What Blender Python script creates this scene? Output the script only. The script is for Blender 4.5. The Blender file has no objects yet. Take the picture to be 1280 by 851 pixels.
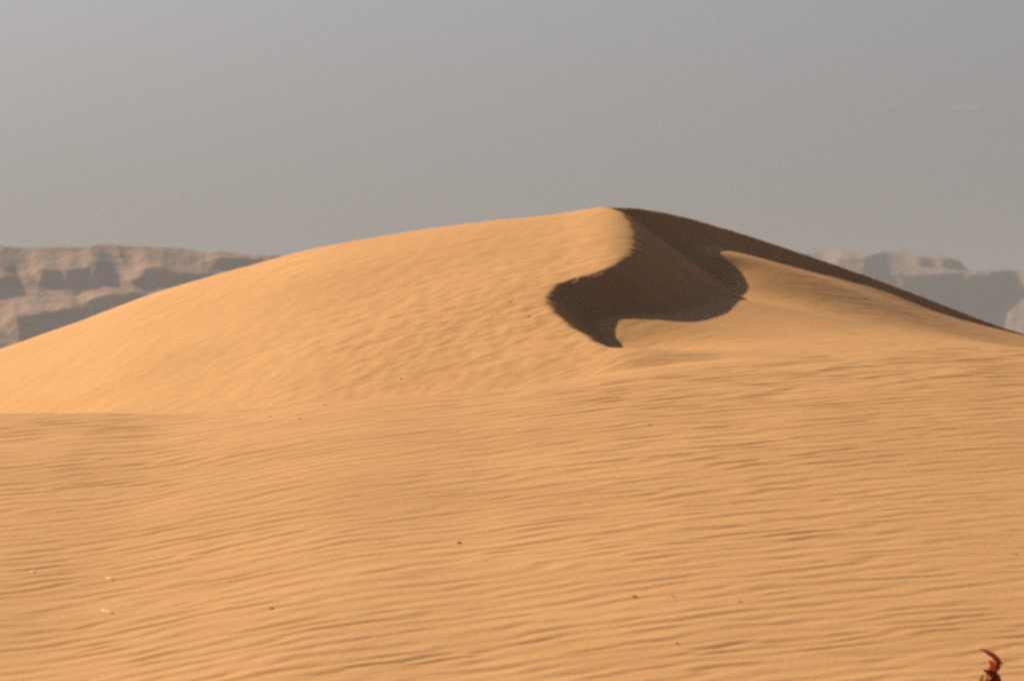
import bpy, math, random
import numpy as np

R = math.radians
rng = np.random.RandomState(7)
random.seed(7)
scene = bpy.context.scene
col = scene.collection

# ------------------------------------------------------------------ camera geometry
HFOV = R(9.0)
K = 2 * math.tan(HFOV / 2) / 1280.0      # metres per picture step at one metre
HOR = 520.0                              # where eye level falls in the photograph
SUN_EL, SUN_BACK = R(25.5), R(50.0)      # height, and how far behind the left-hand side

def tag(o, label=None, cat=None, group=None, kind=None):
    if label: o['label'] = label
    if cat: o['category'] = cat
    if group: o['group'] = group
    if kind: o['kind'] = kind
    return o

def link(name, mesh, mat=None, parent=None):
    o = bpy.data.objects.new(name, mesh)
    col.objects.link(o)
    if mat: mesh.materials.append(mat)
    if parent: o.parent = parent
    return o

def grid_mesh(name, P, faces_mask=None, flip=False):
    """P: rows x cols x 3 -> a smooth quad mesh, only the faces of the mask"""
    nr, nc = P.shape[:2]
    idx = np.arange(nr * nc).reshape(nr, nc)
    q = np.stack([idx[:-1, :-1], idx[:-1, 1:], idx[1:, 1:], idx[1:, :-1]], -1)
    q = q.reshape(-1, 4) if faces_mask is None else q[faces_mask]
    if flip: q = q[:, ::-1]
    used = np.unique(q)
    remap = np.zeros(nr * nc, dtype=np.int64); remap[used] = np.arange(len(used))
    q = remap[q]
    co = P.reshape(-1, 3)[used]
    me = bpy.data.meshes.new(name)
    me.vertices.add(len(co)); me.vertices.foreach_set('co', co.astype(np.float32).ravel())
    me.loops.add(q.size); me.loops.foreach_set('vertex_index', q.astype(np.int32).ravel())
    me.polygons.add(len(q)); me.polygons.foreach_set('loop_start', (np.arange(len(q)) * 4).astype(np.int32))
    me.polygons.foreach_set('use_smooth', np.ones(len(q), dtype=bool))
    me.update(calc_edges=True); me.validate()
    return me, used

# ------------------------------------------------------------------ noise
_perm = rng.permutation(512); _perm = np.concatenate([_perm, _perm])
_ang = rng.rand(512) * 2 * math.pi
_gx, _gy = np.cos(_ang), np.sin(_ang)
def perlin(x, y):
    xi = np.floor(x).astype(np.int64); yi = np.floor(y).astype(np.int64)
    xf, yf = x - xi, y - yi
    u = xf**3 * (xf * (xf * 6 - 15) + 10); v = yf**3 * (yf * (yf * 6 - 15) + 10)
    def g(i, j):
        h = _perm[(_perm[(xi + i) & 511] + yi + j) & 511]
        return _gx[h] * (xf - i) + _gy[h] * (yf - j)
    a = g(0, 0) * (1 - u) + g(1, 0) * u
    b = g(0, 1) * (1 - u) + g(1, 1) * u
    return (a * (1 - v) + b * v) * 1.5
def fbm(x, y, n=4, gain=.5):
    s, a = 0, 1.0
    for i in range(n):
        s = s + a * perlin(x * 2**i + 17.3 * i, y * 2**i - 9.1 * i); a *= gain
    return s
def sstep(a, b, x):
    t = np.clip((x - a) / (b - a), 0, 1); return t * t * (3 - 2 * t)
def smax(a, b, k):
    h = np.clip(.5 + .5 * (a - b) / k, 0, 1)
    return b * (1 - h) + a * h + k * h * (1 - h)
def smin(a, b, k): return -smax(-a, -b, k)

def spline(xs, ys):
    """smooth monotone-ish interpolation through sorted points, linear outside"""
    xs, ys = np.asarray(xs, float), np.asarray(ys, float)
    d = np.diff(ys) / np.diff(xs)
    m = np.empty_like(xs); m[0], m[-1] = d[0], d[-1]
    h = np.diff(xs)
    m[1:-1] = (d[:-1] * h[1:] + d[1:] * h[:-1]) / (h[1:] + h[:-1])
    def f(x):
        i = np.clip(np.searchsorted(xs, x) - 1, 0, len(xs) - 2)
        hh = xs[i + 1] - xs[i]; t = (x - xs[i]) / hh
        tc = np.clip(t, 0, 1)
        t2, t3 = tc * tc, tc**3
        r = (2*t3-3*t2+1)*ys[i] + (t3-2*t2+tc)*hh*m[i] + (-2*t3+3*t2)*ys[i+1] + (t3-t2)*hh*m[i+1]
        return r + np.where(t > 1, (t - 1) * hh * m[-1], 0) + np.where(t < 0, t * hh * m[0], 0)
    return f

# ------------------------------------------------------------------ the big dune
# crest line: picture column, picture row, distance
crest = [(-900, 700, 49.0), (-500, 590, 48.5), (-200, 507, 48), (0, 437, 47.5), (100, 402, 47.2), (200, 365, 47), (300, 336, 46.8),
         (400, 310, 46.6), (500, 292, 46.4), (600, 278, 46.2), (700, 267, 46.0), (768, 258, 46.0),
         (820, 263.5, 46.3), (860, 272, 46.65), (900, 283.5, 47.0), (950, 299, 47.4), (1000, 316, 47.75),
         (1050, 333, 48.05), (1100, 351, 48.35), (1150, 370, 48.65), (1200, 389, 48.95), (1250, 408, 49.25),
         (1300, 423, 49.6), (1400, 446, 50.4), (1700, 500, 53), (2200, 570, 56)]
cx = np.array([(p - 640) * K * Y for p, r, Y in crest])
cz = np.array([(HOR - r) * K * Y for p, r, Y in crest])
cy = np.array([Y for p, r, Y in crest])
f_cz, f_cy = spline(cx, cz), spline(cx, cy)

def body(x, y):
    """windward whaleback"""
    t = f_cy(x) - y
    front = .20 * (np.sqrt(t * t + 1.2**2) - 1.2)
    back = .35 * (np.sqrt(t * t + .5**2) - .5)
    return f_cz(x) - np.where(t > 0, front, back)

def ray_hit(fn, px, py, y0, y1, step=.01):
    ys = np.arange(y0, y1, step)
    d = fn((px - 640) * K * ys, ys) - (HOR - py) * K * ys
    i = np.argmax(d > 0)
    return ys[i] if d[i] > 0 else None

horn = [(850, 470), (812, 452), (772, 436), (735, 419), (704, 399), (688, 381), (685, 369), (692, 359), (711, 349.5), (737, 342),
        (760, 335), (780, 325), (792, 312), (797, 298), (794, 283), (785, 270)]
brink = []
for p, r in horn:
    yy = ray_hit(body, p, r, 36, 47)
    if yy is None: yy = brink[-1][1] + .2 if brink else 39.0
    brink.append(((p - 640) * K * yy, yy))
for p, r, Y in crest:
    if p >= 768: brink.append(((p - 640) * K * Y, Y))
brink = np.array(brink)
tt = np.concatenate([[0], np.cumsum(np.hypot(*np.diff(brink, axis=0).T))])
ts = np.arange(0, tt[-1], .04)
bx, by = spline(tt, brink[:, 0])(ts), spline(tt, brink[:, 1])(ts)
wob = .018 * perlin(ts * 2.3, ts * 0 + 3.7) + .012 * perlin(ts * 6, ts * 0 + 8.2)
tx, ty = np.gradient(bx, ts), np.gradient(by, ts)
bx, by = bx + wob * ty, by - wob * tx
bz = body(bx, by)

# lee apron: smooth sheet through these (column, row, distance)
apron = [(772, 431, 41.32), (771, 399, 41.84), (790, 397, 41.86), (820, 399, 41.84), (850, 401, 41.88), (875, 401, 42.02), (893, 397, 42.26),
         (910, 388, 42.78), (924, 374.5, 43.6), (929, 366, 45.1), (931, 360, 45.2), (930, 354, 45.3), (927, 346, 45.44), (917, 333, 45.66),
         (915, 361, 45.3), (905, 345, 45.5), (905, 324, 45.76), (896, 318, 45.82),
         (905, 314, 46.04), (925, 316.5, 46.26), (950, 323, 46.54), (1000, 337, 46.97), (1050, 350, 47.5), (1100, 363, 47.93),
         (1150, 383.5, 48.5), (1200, 401.5, 48.9), (1230, 412, 49.2), (1255, 416, 49.4), (1300, 425, 49.8), (1150, 386, 47.6), (1200, 402.5, 47.9), (1230, 410.5, 48.2), (1262, 415, 48.5),
         (1000, 390, 43.3), (1100, 404, 44.2), (1200, 418, 45.2),
         (778, 435.5, 39.6), (800, 443.5, 39.35), (825, 449, 39.15), (850, 440, 39.6), (1000, 434, 40.2), (1250, 434, 41.5),
         (700, 455, 41.0), (790, 478, 38), (1000, 460, 38.5), (1250, 452, 39.0), (1500, 470, 44), (1500, 470, 40)]
ap = np.array([((p - 640) * K * Y, Y, (HOR - r) * K * Y) for p, r, Y in apron])
def _u(r2): return np.where(r2 > 1e-9, r2 * np.log(np.maximum(r2, 1e-9)), 0)
n = len(ap)
Km = _u((ap[:, None, 0] - ap[None, :, 0])**2 + (ap[:, None, 1] - ap[None, :, 1])**2) + np.eye(n) * .02
Pm = np.c_[np.ones(n), ap[:, :2]]
W = np.linalg.solve(np.block([[Km, Pm], [Pm.T, np.zeros((3, 3))]]), np.r_[ap[:, 2], np.zeros(3)])
def lee_floor(x, y):
    s = W[n] + W[n + 1] * x + W[n + 2] * y
    for i in range(n): s = s + W[i] * _u((x - ap[i, 0])**2 + (y - ap[i, 1])**2)
    return s

REPOSE = math.tan(R(36))
repose = .2 + (REPOSE - .2) * sstep(.15, 1.0, ts)     # the horn's tip tails off gently
def dune(x, y):
    sh = x.shape
    x, y = x.ravel(), y.ravel()
    A = body(x, y)
    out = A.copy()
    near = (x > -1.5) & (x < 9) & (y > 35) & (y < 60)
    xs, ys = x[near], y[near]
    H = A[near].copy()
    CH = 40000
    for c in range(0, len(xs), CH):
        X, Y = xs[c:c + CH], ys[c:c + CH]
        d2 = (X[:, None] - bx[None, :])**2 + (Y[:, None] - by[None, :])**2
        i = np.argmin(d2, 1); d = np.sqrt(d2[np.arange(len(X)), i])
        i0, i1 = np.maximum(i - 1, 0), np.minimum(i + 1, len(bx) - 1)
        side = (bx[i1] - bx[i0]) * (Y - by[i]) - (by[i1] - by[i0]) * (X - bx[i])
        lee = side < 0
        sd = np.where(lee, d, -d)
        a = H[c:c + CH]
        S = np.where(lee, np.max(bz[None, :] - repose[None, :] * np.sqrt(d2), 1), bz[i] + repose[i] * d)
        cut = np.where(sd > -.3, smin(a, S, .035), a)
        wt = sstep(.05, .8, ts[i]); lim = 1.5 + 2.6 * (1 - wt)
        F = lee_floor(X, Y) - np.maximum(0, -sd) * .8 * wt - 1.2 * sstep(.33, .97, -sd / lim)
        F = F - np.maximum(0, F - a + .03) * (1 - np.maximum(wt, sstep(.4, 1.1, X))) * sstep(0, .9, -sd)   # runs out flush with the flank
        H[c:c + CH] = np.where(sd > -lim, smax(cut, F, .02 + .2 * (1 - wt)), cut)
    out[near] = H
    return out.reshape(sh)

# ------------------------------------------------------------------ foreground rise, trough
rise = [(-900, 560, 33), (-300, 523, 32), (0, 517.5, 31.5), (120, 517, 31.4), (230, 517, 31.3), (330, 509, 31.2), (450, 497, 31.2), (620, 488, 31.4), (700, 475, 31.8),
        (780, 463, 32.2), (880, 453, 32.6), (1000, 444, 33), (1150, 438, 33.4), (1280, 434, 33.8), (1600, 430, 34), (2200, 440, 34)]
fx = np.array([(p - 640) * K * Y for p, r, Y in rise])
f_fz = spline(fx, [(HOR - r) * K * Y for p, r, Y in rise])
f_fy = spline(fx, [Y for p, r, Y in rise])
tro = [(-900, -1.0), (0, -.35), (230, -.25), (330, -.12), (450, .02), (600, .08), (700, .02), (800, -.05), (1000, .0), (1300, .1), (2200, -.2)]
f_tz = spline([(p - 640) * K * 35 for p, z in tro], [z for p, z in tro])

def base_height(x, y, with_dune=True):
    t = f_fy(x) - y
    slope = .099
    g = f_fz(x) - np.where(t > 0, slope * (np.sqrt(t * t + .8**2) - .8), .22 * (np.sqrt(t * t + .6**2) - .6))
    near = -1.65 + .032 * np.maximum(y, 0) - .0 * x
    g = smax(g, np.where(y < 30, near, near - .5 * (y - 30)), .12)
    g = np.maximum(g, -1.7)
    z = g
    if with_dune:
        win = (y > 33) & (y < 75)
        D = np.full_like(z, -9.0)
        if win.any(): D[win] = dune(x[win], y[win])
        z = smax(z, D, .16)
    tr = f_tz(x) - .12 * np.maximum(0, y - 41) - .2 * np.maximum(0, 32 - y) - .06 * np.abs(x + .5) * (y > 60)
    z = smax(z, tr, .12)
    plain = -.9 + .25 * fbm(x / 60, y / 60, 3)
    z = smax(z, np.where(y > 40, plain, plain - .4), .3)
    return z

RN = np.array([-.656, .754])
def ripples(x, y):
    w = 1 - sstep(48, 70, y)
    a = RN[0] * x + RN[1] * y; b = RN[1] * x - RN[0] * y       # across, along the crests
    def train(lam, sx, sy, tilt):
        warp = (.13 * perlin(b * .4 + sx, a * .6 + sy) + .055 * perlin(b * 1.3 + sy, a * 1.6 + sx)
                + .048 * perlin(b * 2.7 + sx, a * 3.0) + .029 * perlin(b * 5.5, a * 6 + sy))
        p = 2 * math.pi * (a + tilt * b + warp) / lam
        return np.sin(p + .35 * np.sin(p + .4))
    r1, r2 = train(.172, 3, 9, 0), train(.156, 31, 7, .04)
    m = sstep(-.22, .22, fbm(b * 1.5 + 2, a * 2.6, 2))
    amp = .80 + .35 * np.clip(fbm(x * .6 + 5, y * .4, 3), -1, 1)
    amp = amp * (.30 + .9 * sstep(-.6, .5, fbm(b * 3.0 + 11, a * 4.8, 2)))
    fg = 1 - sstep(33, 38, y)                                   # strongest on the near rise
    flank = sstep(36, 39, y) * (1 - sstep(.5, 1.0, x))
    h = (r1 * m + r2 * (1 - m)) * amp * (.0027 * fg + .0013 * (1 - fg)) * (1 - .9 * flank)
    # mottled little scallops on the dune, broader ones by the brow of the rise and on the dune's foot
    mot = perlin(x * 6.5 + y * 1.4 + 3, y * 4.2 - x) + .7 * perlin(x * 12, y * 8 + 4)
    sc = perlin(b * 1.6 + 4, a * 3.4) + .6 * perlin(b * 3.3, a * 6.5 + 2)
    brow = np.exp(-((y - f_fy(x) + .9) / 1.6)**2) * (.2 + .9 * sstep(.4, 2.0, x))
    foot = np.exp(-((y - 41) / 2.0)**2) * sstep(-2.2, -.3, x) * (1 - sstep(.3, .9, x))
    sc = sc * (1 - flank) + flank * .9 * mot
    h = h + mot * .0014 * (1 - fg) + sc * (.0012 + .0075 * brow * (1 - .4 * (x > 3)) + .0042 * foot)
    h = h + (.010 - .004 * flank) * fbm(x * .45, y * .22, 2) + .0022 * perlin(x * 2.2, y * 1.2)
    return h * w + .0

def sand_height(x, y):
    z = base_height(x, y)
    # lee faces stay smooth: fade ripples where the slope is steep or sheltered
    return z + ripples(x, y) * smooth_fade(x, y)
def smooth_fade(x, y):
    s = sstep(40.5, 42.0, y) * sstep(.85, 1.15, x) * (1 - 1.1 * sstep(1.7, 2.4, x))
    return 1 - .85 * s

def axis(segs):
    out = [segs[0][0]]
    for a, b, st in segs:
        n = max(1, int(round((b - a) / st)))
        out += list(np.linspace(a, b, n + 1)[1:])
    return np.array(out)
uc = axis([(-.105, .105, 4.2 * K)])
lo, st = [], 4.2 * K
u = .105
while u < 1.6:
    st *= 1.16; u += st; lo.append(u)
uc = np.concatenate([-np.array(lo[::-1]), uc, np.array(lo)])
yr = axis([(-6, 14, 1.0), (14, 20.5, .2), (20.5, 34, .0155), (34, 37.5, .04), (37.5, 48.5, .02), (48.5, 53, .04), (53, 62, .12)])
far, y_, st = [], 62.0, .2
while y_ < 16000:
    st *= 1.12; y_ += st; far.append(y_)
yr = np.concatenate([yr, np.array(far)])
U, Y = np.meshgrid(uc, yr)
X = U * np.maximum(Y, 8)
Z = sand_height(X, Y)
P = np.stack([X, Y, Z], -1)

SPLIT = 35.6
Yc, Xc = .5 * (Y[:-1, :-1] + Y[1:, 1:]), .5 * (X[:-1, :-1] + X[1:, 1:])
dmask = (Yc > SPLIT) & (Yc < 60) & (np.abs(U[:-1, :-1]) < .33)

# ------------------------------------------------------------------ materials
def new_mat(name):
    m = bpy.data.materials.new(name); m.use_nodes = True
    nt = m.node_tree; b = nt.nodes['Principled BSDF']
    return m, nt, b

def sand_material():
    m, nt, b = new_mat('sand')
    N, L = nt.nodes, nt.links
    tc = N.new('ShaderNodeTexCoord')
    n1 = N.new('ShaderNodeTexNoise'); n1.inputs['Scale'].default_value = .9; n1.inputs['Detail'].default_value = 5
    L.new(tc.outputs['Object'], n1.inputs['Vector'])
    r1 = N.new('ShaderNodeValToRGB')
    r1.color_ramp.elements[0].position = .3; r1.color_ramp.elements[0].color = (.605, .341, .139, 1)
    r1.color_ramp.elements[1].position = .7; r1.color_ramp.elements[1].color = (.675, .389, .165, 1)
    L.new(n1.outputs['Fac'], r1.inputs['Fac'])
    # mineral grains
    n2 = N.new('ShaderNodeTexNoise'); n2.inputs['Scale'].default_value = 60; n2.inputs['Detail'].default_value = 6; n2.inputs['Roughness'].default_value = .8
    L.new(tc.outputs['Object'], n2.inputs['Vector'])
    r2 = N.new('ShaderNodeValToRGB')
    r2.color_ramp.elements[0].position = .32; r2.color_ramp.elements[0].color = (.90, .90, .89, 1)
    r2.color_ramp.elements[1].position = .68; r2.color_ramp.elements[1].color = (1.06, 1.06, 1.06, 1)
    L.new(n2.outputs['Fac'], r2.inputs['Fac'])
    mx = N.new('ShaderNodeMix'); mx.data_type = 'RGBA'; mx.blend_type = 'MULTIPLY'; mx.inputs[0].default_value = 1
    L.new(r1.outputs['Color'], mx.inputs[6]); L.new(r2.outputs['Color'], mx.inputs[7])
    L.new(mx.outputs[2], b.inputs['Base Color'])
    b.inputs['Roughness'].default_value = .95; b.inputs['Specular IOR Level'].default_value = .08
    n3 = N.new('ShaderNodeTexNoise'); n3.inputs['Scale'].default_value = 38; n3.inputs['Detail'].default_value = 5; n3.inputs['Roughness'].default_value = .65
    L.new(tc.outputs['Object'], n3.inputs['Vector'])
    bp = N.new('ShaderNodeBump'); bp.inputs['Strength'].default_value = .22; bp.inputs['Distance'].default_value = .01
    L.new(n3.outputs['Fac'], bp.inputs['Height']); L.new(bp.outputs['Normal'], b.inputs['Normal'])
    return m
SAND = sand_material()

def rock_material(name, c0, c1):
    m, nt, b = new_mat(name)
    N, L = nt.nodes, nt.links
    tc = N.new('ShaderNodeTexCoord')
    mp = N.new('ShaderNodeMapping'); mp.inputs['Scale'].default_value = (.006, .006, .09)
    L.new(tc.outputs['Object'], mp.inputs['Vector'])
    n1 = N.new('ShaderNodeTexNoise'); n1.inputs['Scale'].default_value = 1; n1.inputs['Detail'].default_value = 8; n1.inputs['Roughness'].default_value = .6
    L.new(mp.outputs['Vector'], n1.inputs['Vector'])
    r = N.new('ShaderNodeValToRGB')
    r.color_ramp.elements[0].position = .3; r.color_ramp.elements[0].color = (*c0, 1)
    r.color_ramp.elements[1].position = .7; r.color_ramp.elements[1].color = (*c1, 1)
    L.new(n1.outputs['Fac'], r.inputs['Fac']); L.new(r.outputs['Color'], b.inputs['Base Color'])
    b.inputs['Roughness'].default_value = .95; b.inputs['Specular IOR Level'].default_value = .1
    n2 = N.new('ShaderNodeTexNoise'); n2.inputs['Scale'].default_value = .08; n2.inputs['Detail'].default_value = 6
    L.new(tc.outputs['Object'], n2.inputs['Vector'])
    bp = N.new('ShaderNodeBump'); bp.inputs['Strength'].default_value = .6; bp.inputs['Distance'].default_value = 4
    L.new(n2.outputs['Fac'], bp.inputs['Height']); L.new(bp.outputs['Normal'], b.inputs['Normal'])
    return m
ROCK = rock_material('tan_rock', (.27, .15, .095), (.48, .285, .19))
DARK_ROCK = rock_material('dark_rock', (.17, .11, .085), (.28, .18, .14))

def plain_mat(name, c0, c1, scale, rough=.8, thin=0):
    m, nt, b = new_mat(name)
    N, L = nt.nodes, nt.links
    tc = N.new('ShaderNodeTexCoord')
    n1 = N.new('ShaderNodeTexNoise'); n1.inputs['Scale'].default_value = scale; n1.inputs['Detail'].default_value = 4
    L.new(tc.outputs['Object'], n1.inputs['Vector'])
    r = N.new('ShaderNodeValToRGB')
    r.color_ramp.elements[0].position = .35; r.color_ramp.elements[0].color = (*c0, 1)
    r.color_ramp.elements[1].position = .65; r.color_ramp.elements[1].color = (*c1, 1)
    L.new(n1.outputs['Fac'], r.inputs['Fac']); L.new(r.outputs['Color'], b.inputs['Base Color'])
    b.inputs['Roughness'].default_value = rough; b.inputs['Specular IOR Level'].default_value = .2
    if thin:                                   # dry leaves let some sun through
        t = N.new('ShaderNodeBsdfTranslucent'); L.new(r.outputs['Color'], t.inputs['Color'])
        mx = N.new('ShaderNodeMixShader'); mx.inputs[0].default_value = thin
        L.new(b.outputs[0], mx.inputs[1]); L.new(t.outputs[0], mx.inputs[2]); L.new(mx.outputs[0], N['Material Output'].inputs['Surface'])
    return m

# ------------------------------------------------------------------ sand objects
def with_normals(o, used, Nrm):
    o.data.normals_split_custom_set_from_vertices(Nrm.reshape(-1, 3)[used].astype(np.float32))
dR = np.gradient(P, axis=0); dC = np.gradient(P, axis=1)
NR = np.cross(dC, dR); NR /= np.linalg.norm(NR, axis=-1, keepdims=True)

me, used = grid_mesh('ground', P, ~dmask)
ground = tag(link('ground', me, SAND), 'rippled orange sand rising in the foreground', kind='structure'); with_normals(ground, used, NR)
me, used = grid_mesh('sand_dune', P, dmask)
dn = tag(link('sand_dune', me, SAND), 'tall orange sand dune with a curved crest and a dark shaded slip face', kind='structure'); with_normals(dn, used, NR)

# ------------------------------------------------------------------ mountains far behind
def poly_sd(px, py, poly):
    d = np.full(px.shape, 1e9); inside = np.zeros(px.shape, bool)
    m = len(poly)
    for i in range(m):
        (ax, ay), (bx_, by_) = poly[i], poly[(i + 1) % m]
        ex, ey = bx_ - ax, by_ - ay
        t = np.clip(((px - ax) * ex + (py - ay) * ey) / (ex * ex + ey * ey + 1e-9), 0, 1)
        d = np.minimum(d, np.hypot(px - ax - t * ex, py - ay - t * ey))
        c = ((ay > py) != (by_ > py)) & (px < (bx_ - ax) * (py - ay) / (by_ - ay + 1e-9) + ax)
        inside ^= c
    return np.where(inside, -d, d)

def mountain(name, Y0, sky, cliffs, p0, p1, label, seed, rock, spurs=()):
    ps = np.arange(p0, p1 + .1, 2.0)
    xs = [s[0] for s in sky]
    top = spline(xs, [s[1] for s in sky])(ps) + 1.6 * fbm(ps * .02 + seed, ps * 0 + seed, 4)
    rows = 190
    f = np.linspace(0, 1, rows)
    PX = np.repeat(ps[None, :], rows, 0)
    PY = 545 + (top[None, :] - 545) * f[:, None]
    wx = 2.6 * fbm(PX * .03 + seed, PY * .08, 4); wy = 2.2 * fbm(PX * .05 + 40, PY * .09 + seed, 3)
    M = np.zeros_like(PX)
    for poly in cliffs:
        M = np.maximum(M, 1 - sstep(-2.2, 1.2, poly_sd(PX + wx, PY + wy, poly)))
    bands = sstep(.12, .5, perlin(PX * .012 + seed, (PY + wy) * .13) + .4 * perlin(PX * .05, PY * .2 + seed))
    M = np.maximum(M, .5 * bands)
    Zm = (HOR - PY) * K * Y0
    r0, r1 = 1 / math.tan(R(19)), 1 / math.tan(R(39))
    YY = np.zeros_like(Zm); target = (Zm - Zm[0]) * r0
    for i in range(1, rows):
        dz = Zm[i] - Zm[i - 1]
        YY[i] = YY[i - 1] + dz * (r0 * (1 - M[i]) + r1 * M[i]) + .10 * (target[i - 1] - YY[i - 1]) * (1 - M[i])
    D = YY - target
    ker = np.exp(-(np.arange(-9, 10) / 4.0)**2); ker /= ker.sum()
    D = np.stack([np.convolve(np.pad(r_, 9, 'edge'), ker, 'valid') for r_ in D])
    YY = target + D + np.abs(fbm(PX * .016 + seed, PY * .010, 3)) * 6 + fbm(PX * .05, PY * .06 + seed, 3) * 1.2
    for sp0, sp1, amt in spurs: YY = YY - amt * sstep(sp0, sp1, PX + .35 * (PY - 380))
    Yw = Y0 + YY
    Xw = (PX - 640) * K * Y0 * 1.0
    Xw = (PX - 640) * K * Yw; Zw = (HOR - PY) * K * Yw
    # plateau and far side
    extra = []
    for dy, dzf in ((40, -.01), (120, -.03), (320, -.12), (620, -.45), (950, -1.05)):
        extra.append(np.stack([Xw[-1] * (1 + dy / Y0), Yw[-1] + dy, Zw[-1] * (1 + dzf) - 3 * (dzf < -.5)], -1))
    Pm = np.concatenate([np.stack([Xw, Yw, Zw], -1), np.array(extra)], 0)
    me, _ = grid_mesh(name, Pm)
    return tag(link(name, me, rock), label, kind='structure')

left_sky = [(-900, 330), (-600, 318), (-300, 314), (-150, 309), (0, 307.5), (60, 309.5), (100, 308), (140, 306), (200, 309), (250, 313.5), (300, 316.5),
            (350, 319.5), (420, 324), (520, 340), (640, 370), (760, 420), (860, 480), (940, 540)]
left_cliffs = [
    [(-60, 344), (0, 345), (12, 348), (20, 363), (0, 367), (-50, 365)],
    [(37, 337), (60, 336), (95, 336), (104, 330), (120, 332), (143, 346), (130, 357), (75, 358), (45, 357)],
    [(150, 352), (170, 346), (176, 335), (200, 332), (215, 341), (255, 342), (264, 347), (240, 356), (165, 357)],
    [(252, 330), (262, 322), (300, 321), (350, 326), (320, 336), (270, 338)],
    [(98, 380), (118, 368), (160, 366), (215, 365), (240, 372), (150, 392), (102, 394)],
    [(2, 408), (12, 397), (45, 391), (88, 384), (104, 394), (90, 412), (40, 428), (8, 424)],
    [(-300, 340), (-180, 336), (-110, 342), (-120, 362), (-280, 362)],
    [(330, 352), (400, 346), (480, 352), (460, 372), (340, 374)],
]
mountain('rock_hills', 4300, left_sky, left_cliffs, -900, 940, 'pinkish grey rocky hills in bands left of the dune', 3.1, ROCK)
right_sky = [(560, 540), (660, 470), (760, 400), (860, 345), (940, 326), (1000, 318), (1030, 314.5), (1050, 312.5), (1064, 315), (1080, 318), (1094, 316.5), (1108, 313.5), (1126, 312.5),
             (1140, 317), (1165, 319.5), (1190, 322.5), (1201, 326), (1207, 333.5), (1214, 336.5), (1232, 337.5), (1262, 338), (1300, 337), (1400, 333), (1600, 327), (1900, 330), (2200, 345)]
right_cliffs = [
    [(1050, 319), (1070, 320), (1092, 319), (1104, 329), (1122, 341.5), (1150, 342), (1180, 340.5), (1264, 340), (1262, 362), (1246, 386), (1224, 394), (1180, 398), (1080, 398), (1030, 372), (1035, 330)],
    [(1109, 315), (1126, 314.5), (1136, 319), (1165, 321.5), (1195, 326), (1205, 331), (1206, 336), (1162, 334.5), (1140, 331), (1120, 322)],
    [(1252, 396), (1266, 390), (1274, 398), (1268, 410), (1254, 410)],
    [(1330, 345), (1420, 342), (1500, 346), (1480, 390), (1360, 395)],
    [(900, 350), (980, 340), (1000, 360), (960, 400), (900, 400)],
]
mountain('rock_mesa', 5900, right_sky, right_cliffs, 560, 2200, 'blue grey flat topped rocky mesa right of the dune', 8.4, DARK_ROCK, [(1246, 1300, 50), (1085, 1125, 14)])

# ------------------------------------------------------------------ small things lying on the sand
def hfun(x, y): return sand_height(np.atleast_1d(np.asarray(x, float)), np.atleast_1d(np.asarray(y, float)))
def spot(px, py):
    """the place on the sand seen at this spot of the photograph"""
    yy = ray_hit(hfun, px, py, 20, 50, .004)
    xx = (px - 640) * K * yy
    return np.array([xx, yy, float(hfun(xx, yy)[0])])

def tube(pts, rad, seg=8, close=True):
    """swept tube along points"""
    pts = np.array(pts, float); n = len(pts)
    rad = np.broadcast_to(np.array(rad, float), (n,))
    V, F = [], []
    t = np.gradient(pts, axis=0)
    ref = np.array([.3, .9, .2])
    for i in range(n):
        d = t[i] / np.linalg.norm(t[i]); a = np.cross(d, ref); a /= np.linalg.norm(a); b = np.cross(d, a)
        for j in range(seg):
            th = 2 * math.pi * j / seg
            V.append(pts[i] + rad[i] * (math.cos(th) * a + math.sin(th) * b))
    for i in range(n - 1):
        for j in range(seg):
            F.append((i * seg + j, i * seg + (j + 1) % seg, (i + 1) * seg + (j + 1) % seg, (i + 1) * seg + j))
    F.append(tuple(range(seg))[::-1]); F.append(tuple(range((n - 1) * seg, n * seg)))
    return V, F
def mesh_from(name, V, F, smooth=True):
    me = bpy.data.meshes.new(name); me.from_pydata([tuple(v) for v in V], [], F)
    for p in me.polygons: p.use_smooth = smooth
    me.update(); return me

STRAW = plain_mat('straw', (.72, .60, .36), (.85, .74, .50), 60)
TWIG = plain_mat('dark_twig', (.21, .115, .05), (.32, .18, .08), 80)
PALE = plain_mat('pale_stone', (.62, .52, .40), (.75, .66, .52), 90)

def straw(px, py, dx, dpy, rad, label, mat=STRAW, name='straw_stalk', cat='straw', group='pale straw stalks on the sand', bend=.0008):
    """a stalk from (px,py) reaching dx, dpy in the picture, lying on the sand"""
    if mat is not STRAW: rad *= .75
    pts = []
    for s in np.linspace(0, 1, 7):
        q = spot(px + dx * s, py + dpy * s)
        q[2] += rad * .8 + bend * math.sin(math.pi * s)
        pts.append(q)
    c = pts[3].copy()
    V, F = tube([p - c for p in pts], [rad * (.7 + .3 * math.sin(math.pi * (i + .5) / 7)) for i in range(7)])
    o = link(name, mesh_from(name, V, F), mat); o.location = c
    return tag(o, label, cat, group)

straw(128, 763, 13, 3.4, .0026, 'bright pale straw stalk slanting across the ripples, lowest of the pale straws on the left')
straw(133, 722.4, 9, 2.2, .0026, 'faint thin pale straw on the left foreground sand, above the brighter straw stalk')
straw(39, 714.4, 5, 1.2, .0026, 'very short pale straw fleck nearest the left edge of the picture')

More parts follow.
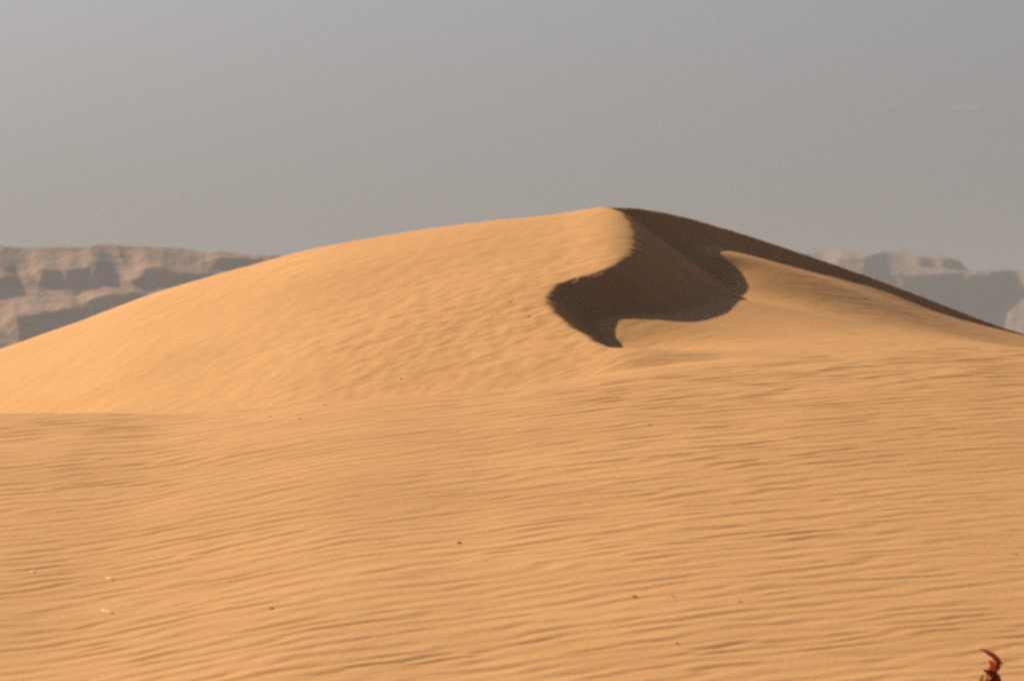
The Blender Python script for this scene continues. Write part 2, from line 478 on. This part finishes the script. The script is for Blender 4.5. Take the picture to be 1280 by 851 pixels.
def pebble(px, py, size, mat, label, cat, name, group, squash=.55, seed=0):
    size *= .7
    import bmesh
    bm = bmesh.new(); bmesh.ops.create_icosphere(bm, subdivisions=3, radius=1)
    for v in bm.verts:
        c = v.co
        nz = float(fbm(np.array([c.x * 1.1 + seed + c.z * .7]), np.array([c.y * 1.1 - seed + c.z * .4]), 3)[0])
        v.co = c * (1 + .35 * nz)
        v.co.x *= size * 1.25; v.co.y *= size; v.co.z *= size * squash
    me = bpy.data.meshes.new(name); bm.to_mesh(me); bm.free()
    for p in me.polygons: p.use_smooth = True
    o = link(name, me, mat); q = spot(px, py); o.location = (q[0], q[1], q[2] + size * squash * .45)
    o.rotation_euler = (0, 0, seed * 1.7)
    return tag(o, label, cat, group)

pebble(574, 679, .011, TWIG, 'dark brown scrap of debris alone on the ripples near the middle of the foreground', 'debris', 'sand_clod', 'dark scraps on the sand', seed=1)
straw(790, 744.8, 5.5, 2, .0036, 'short dark twig lying right of centre in the lower foreground, darker of two close together', TWIG, 'dark_twig', 'twig', 'dark twigs on the sand', .002)
straw(838, 743.6, 5, 2.6, .0026, 'thin faint dark twig just right of the darker twig in the lower foreground', TWIG, 'dark_twig', 'twig', 'dark twigs on the sand', .002)
straw(923, 752, 5, 1, .0022, 'tiny faint dark twig, rightmost of three in the lower foreground', TWIG, 'dark_twig', 'twig', 'dark twigs on the sand', .002)
straw(1266, 691.5, 4, 2, .0026, 'tiny dark twig by the right edge of the picture above the red plant', TWIG, 'dark_twig', 'twig', 'dark twigs on the sand', .002)
pebble(340, 760.5, .008, TWIG, 'small brown clod on the lower left foreground ripples', 'debris', 'sand_clod', 'dark scraps on the sand', seed=2)
pebble(375, 523.5, .008, TWIG, 'tiny brown clod on the brow of the near rise, right of another like it', 'debris', 'sand_clod', 'dark scraps on the sand', seed=3)
pebble(337, 521, .007, TWIG, 'tiny brown clod on the brow of the near rise, leftmost of the specks there', 'debris', 'sand_clod', 'dark scraps on the sand', seed=4)
pebble(406, 506.5, .007, TWIG, 'tiny brown speck of debris highest on the brow below the dune foot', 'debris', 'sand_clod', 'dark scraps on the sand', seed=5)
pebble(812, 531, .007, TWIG, 'tiny brown speck on the upper foreground sand below the dune shadow', 'debris', 'sand_clod', 'dark scraps on the sand', seed=6)
pebble(638, 377.5, .0095, TWIG, 'small brown clod on the lit dune face, upper of two left of the shadow tip', 'debris', 'sand_clod', 'clods on the dune face', seed=7)
pebble(661, 396, .010, TWIG, 'small brown clod on the lit dune face, lower of two left of the shadow tip', 'debris', 'sand_clod', 'clods on the dune face', seed=8)
pebble(846, 804, .0055, PALE, 'tiny white pebble glinting on the lower right foreground ripples', 'pebble', 'white_pebble', 'pale pebbles on the sand', .8, seed=9)
pebble(501, 474, .010, PALE, 'small pale pebble at the shaded foot of the dune left of centre', 'pebble', 'white_pebble', 'pale pebbles on the sand', .7, seed=10)

# ------------------------------------------------------------------ dried red plant at the lower right
RUST = plain_mat('rust_leaf', (.36, .055, .012), (.56, .11, .02), 30, .6, .3)
ORANGE = plain_mat('orange_leaf', (.62, .16, .045), (.85, .34, .12), 70, .6, .35)
DARKRED = plain_mat('dark_red_leaf', (.14, .022, .010), (.30, .05, .018), 40, .6, .15)
PALELEAF = plain_mat('straw_leaf', (.62, .33, .10), (.72, .44, .16), 40, .6, .3)
root = spot(1240, 846); ROOTY = root[1] - .55
rx = (1240 - 640) * K * ROOTY
rz = float(hfun(rx, ROOTY)[0])
plant = bpy.data.objects.new('dried_plant', None); col.objects.link(plant)
plant.location = (rx, ROOTY, rz)
tag(plant, 'rust red dried plant with a hooked curling tip poking up at the lower right corner', 'plant')
PS = K * ROOTY
def pp(px, py, dy=0.0):
    """plant-local point from its place in the photograph"""
    return np.array([(px - 640) * PS - rx, dy, (HOR - py) * PS - rz])
def leaf(name, pts, widths, mat, cup=.35, thick=.0012, parent=plant, twist=0):
    """a curled solid leaf blade: spine points, half widths, cupped cross section"""
    pts = np.array(pts); n = len(pts)
    s = np.linspace(0, 1, n); ss = np.linspace(0, 1, 22)
    sp = np.stack([spline(s, pts[:, i])(ss) for i in range(3)], -1); wd = np.maximum(spline(s, widths)(ss), .0004)
    t = np.gradient(sp, axis=0); t /= np.linalg.norm(t, axis=1)[:, None]
    V, F = [], []; m = 7
    for i in range(len(ss)):
        a = np.cross(t[i], np.array([math.sin(twist), math.cos(twist), .15])); a /= np.linalg.norm(a); b = np.cross(a, t[i])
        for side in (0, 1):
            for j in range(m):
                w = -1 + 2 * j / (m - 1)
                V.append(sp[i] + a * w * wd[i] * (1 + .10 * math.sin(9 * ss[i] + 2 * w) + .16 * math.sin(31 * ss[i] + 5 * w) * abs(w)) + b * (cup * wd[i] * w * w + (thick if side else 0)))
    st = 2 * m
    for i in range(len(ss) - 1):
        for j in range(m - 1):
            F.append((i*st+j, (i+1)*st+j, (i+1)*st+j+1, i*st+j+1))
            F.append((i*st+m+j, i*st+m+j+1, (i+1)*st+m+j+1, (i+1)*st+m+j))
        F.append((i*st, i*st+m, (i+1)*st+m, (i+1)*st))
        F.append((i*st+m-1, (i+1)*st+m-1, (i+1)*st+2*m-1, i*st+2*m-1))
    for e in (0, len(ss) - 1):
        for j in range(m - 1):
            q = (e*st+j, e*st+j+1, e*st+m+j+1, e*st+m+j); F.append(q if e == 0 else q[::-1])
    return link(name, mesh_from(name, V, F), mat, parent)
stem_pts = [np.array([0, 0, -.02]), pp(1244, 905, .0) * 1, pp(1243, 880), pp(1241, 858), pp(1240, 842), pp(1242, 833)]
stem_pts[1] = stem_pts[0] * .5 + stem_pts[2] * .5
V, F = tube(stem_pts, [.009, .0085, .008, .007, .006, .004]); link('stem', mesh_from('stem', V, F), DARKRED, plant)
leaf('hooked_leaf', [pp(1242, 842), pp(1245.5, 836), pp(1247.5, 829), pp(1244, 821.5), pp(1237.5, 816.5), pp(1230, 812.8), pp(1223.5, 810)],
     [.0055, .0078, .0084, .0080, .0066, .0040, .0006], RUST, .25)
leaf('side_spike', [pp(1243, 833), pp(1247.5, 830), pp(1250.5, 829), pp(1254.5, 830)], [.007, .0085, .0042, .0006], RUST, .2, .0012, plant, .5)
leaf('orange_leaf', [pp(1243, 842, -.006), pp(1241.5, 836, -.009), pp(1239.5, 829, -.012), pp(1235.5, 823.5, -.015)], [.006, .0090, .0080, .0012], ORANGE, .35, .0012, plant)
leaf('orange_leaf', [pp(1246, 846, -.008), pp(1243, 841, -.013), pp(1238, 836, -.016), pp(1234.5, 832.5, -.016)], [.005, .008, .007, .001], ORANGE, .3, .0012, plant, .3)
leaf('dark_leaf', [pp(1250, 853, -.010), pp(1245.5, 847, -.015), pp(1239, 841.5, -.018), pp(1233, 838.5, -.018), pp(1228, 836.8, -.014)], [.006, .0112, .0105, .0070, .001], DARKRED, .4, .0015, plant)
leaf('dark_leaf', [pp(1238, 872, -.01), pp(1236, 862, -.016), pp(1240, 853, -.018), pp(1246, 849, -.016), pp(1251, 853, -.012)], [.004, .011, .014, .012, .001], DARKRED, .4, .0015, plant)
leaf('straw_leaf', [pp(1239, 880, -.006), pp(1229, 862, -.012), pp(1226.5, 850, -.014), pp(1228.5, 841, -.012)], [.003, .008, .008, .001], PALELEAF, .3, .0012, plant)
leaf('rust_leaf', [pp(1240, 862, -.02), pp(1236, 855, -.022), pp(1233.5, 849, -.022), pp(1234, 843.5, -.02)], [.003, .0075, .0065, .001], ORANGE, .4, .0012, plant)
leaf('dark_leaf', [pp(1243, 892, -.004), pp(1250, 874, -.012), pp(1257, 862, -.014), pp(1262, 858, -.010)], [.004, .011, .008, .001], DARKRED, .4, .0015, plant)
leaf('rust_leaf', [pp(1243, 898, .004), pp(1234, 886, -.014), pp(1224, 878, -.018), pp(1216, 879, -.010)], [.004, .010, .008, .001], RUST, .4, .0015, plant)

# ------------------------------------------------------------------ haze
def box(name, x0, x1, y0, y1, z0, z1):
    V = [(x, y, z) for z in (z0, z1) for y in (y0, y1) for x in (x0, x1)]
    F = [(0, 2, 3, 1), (4, 5, 7, 6), (0, 1, 5, 4), (2, 6, 7, 3), (0, 4, 6, 2), (1, 3, 7, 5)]
    return mesh_from(name, V, F, False)
hm = bpy.data.materials.new('haze'); hm.use_nodes = True
nt = hm.node_tree; nt.nodes.clear()
out = nt.nodes.new('ShaderNodeOutputMaterial'); pv = nt.nodes.new('ShaderNodeVolumePrincipled')
pv.inputs['Color'].default_value = (.68, .75, .83, 1)
pv.inputs['Density'].default_value = 1.0e-4
pv.inputs['Anisotropy'].default_value = 0.0
pv.inputs['Density Attribute'].default_value = ''
nt.links.new(pv.outputs['Volume'], out.inputs['Volume'])
hz = tag(link('haze', box('haze', -27000, 27000, -200, 17000, -14, 235), hm), kind='stuff')

# a wisp of cloud high on the right, beyond and above the haze
cm = bpy.data.materials.new('cloud'); cm.use_nodes = True
nt = cm.node_tree; nt.nodes.clear()
out = nt.nodes.new('ShaderNodeOutputMaterial'); pv = nt.nodes.new('ShaderNodeVolumePrincipled')
pv.inputs['Color'].default_value = (.95, .93, .9, 1); pv.inputs['Density'].default_value = .0016; pv.inputs['Density Attribute'].default_value = ''
nt.links.new(pv.outputs['Volume'], out.inputs['Volume'])
CY = 19000.0
import bmesh
bm = bmesh.new()
for cxp, cyp, a, h_ in ((1200, 134.5, 9, 2.6), (1208, 133, 10, 4.2), (1216, 134.5, 9, 2.6), (1190, 135.5, 7, 1.6)):
    r_ = bmesh.ops.create_icosphere(bm, subdivisions=3, radius=1)
    for v in r_['verts']:
        v.co.x = (v.co.x * a + cxp - 640) * K * CY; v.co.y = v.co.y * 60 + CY; v.co.z = (v.co.z * h_ + HOR - cyp) * K * CY
me = bpy.data.meshes.new('cloud'); bm.to_mesh(me); bm.free()
tag(link('cloud', me, cm), 'faint small wisp of pale cloud alone in the hazy sky at the upper right', 'cloud', kind='structure')

# ------------------------------------------------------------------ light, sky, camera
sun = bpy.data.lights.new('sun', 'SUN'); sun.energy = 5.0; sun.angle = R(.53); sun.color = (1.0, .765, .50)
so = bpy.data.objects.new('sun', sun); col.objects.link(so)
to_sun = np.array([-math.cos(SUN_EL) * math.cos(SUN_BACK), math.cos(SUN_EL) * math.sin(SUN_BACK), math.sin(SUN_EL)])
from mathutils import Vector
so.rotation_euler = Vector(to_sun).to_track_quat('Z', 'Y').to_euler()

w = bpy.data.worlds.new('World'); scene.world = w; w.use_nodes = True
nt = w.node_tree; bg = nt.nodes['Background']
sky = nt.nodes.new('ShaderNodeTexSky'); sky.sky_type = 'NISHITA'; sky.sun_disc = False
sky.sun_elevation = SUN_EL; sky.sun_rotation = math.atan2(to_sun[0], to_sun[1])
sky.altitude = 700; sky.air_density = .48; sky.dust_density = 8.2; sky.ozone_density = 4.5
nt.links.new(sky.outputs['Color'], bg.inputs['Color'])
bg.inputs['Strength'].default_value = .05

cam = bpy.data.cameras.new('camera'); cam.sensor_width = 36; cam.angle = HFOV
cam.clip_start = .1; cam.clip_end = 80000
co = bpy.data.objects.new('camera', cam); col.objects.link(co)
co.location = (0, 0, 0)
co.rotation_euler = (R(90) + math.atan((HOR - 425.5) * K), 0, 0)
scene.camera = co
cam.dof.use_dof = True; cam.dof.focus_distance = 34.0; cam.dof.aperture_fstop = 15.0

vs = scene.view_settings
vs.view_transform = 'Standard'; vs.look = 'None'; vs.exposure = .60; vs.gamma = 1.0; vs.use_curve_mapping = False
scene.cycles.volume_bounces = 0
scene.cycles.max_bounces = 6
scene.cycles.use_denoising = False; scene.cycles.denoiser = 'OPENIMAGEDENOISE'
scene.cycles.pixel_filter_type = 'BLACKMAN_HARRIS'; scene.cycles.filter_width = 3.0
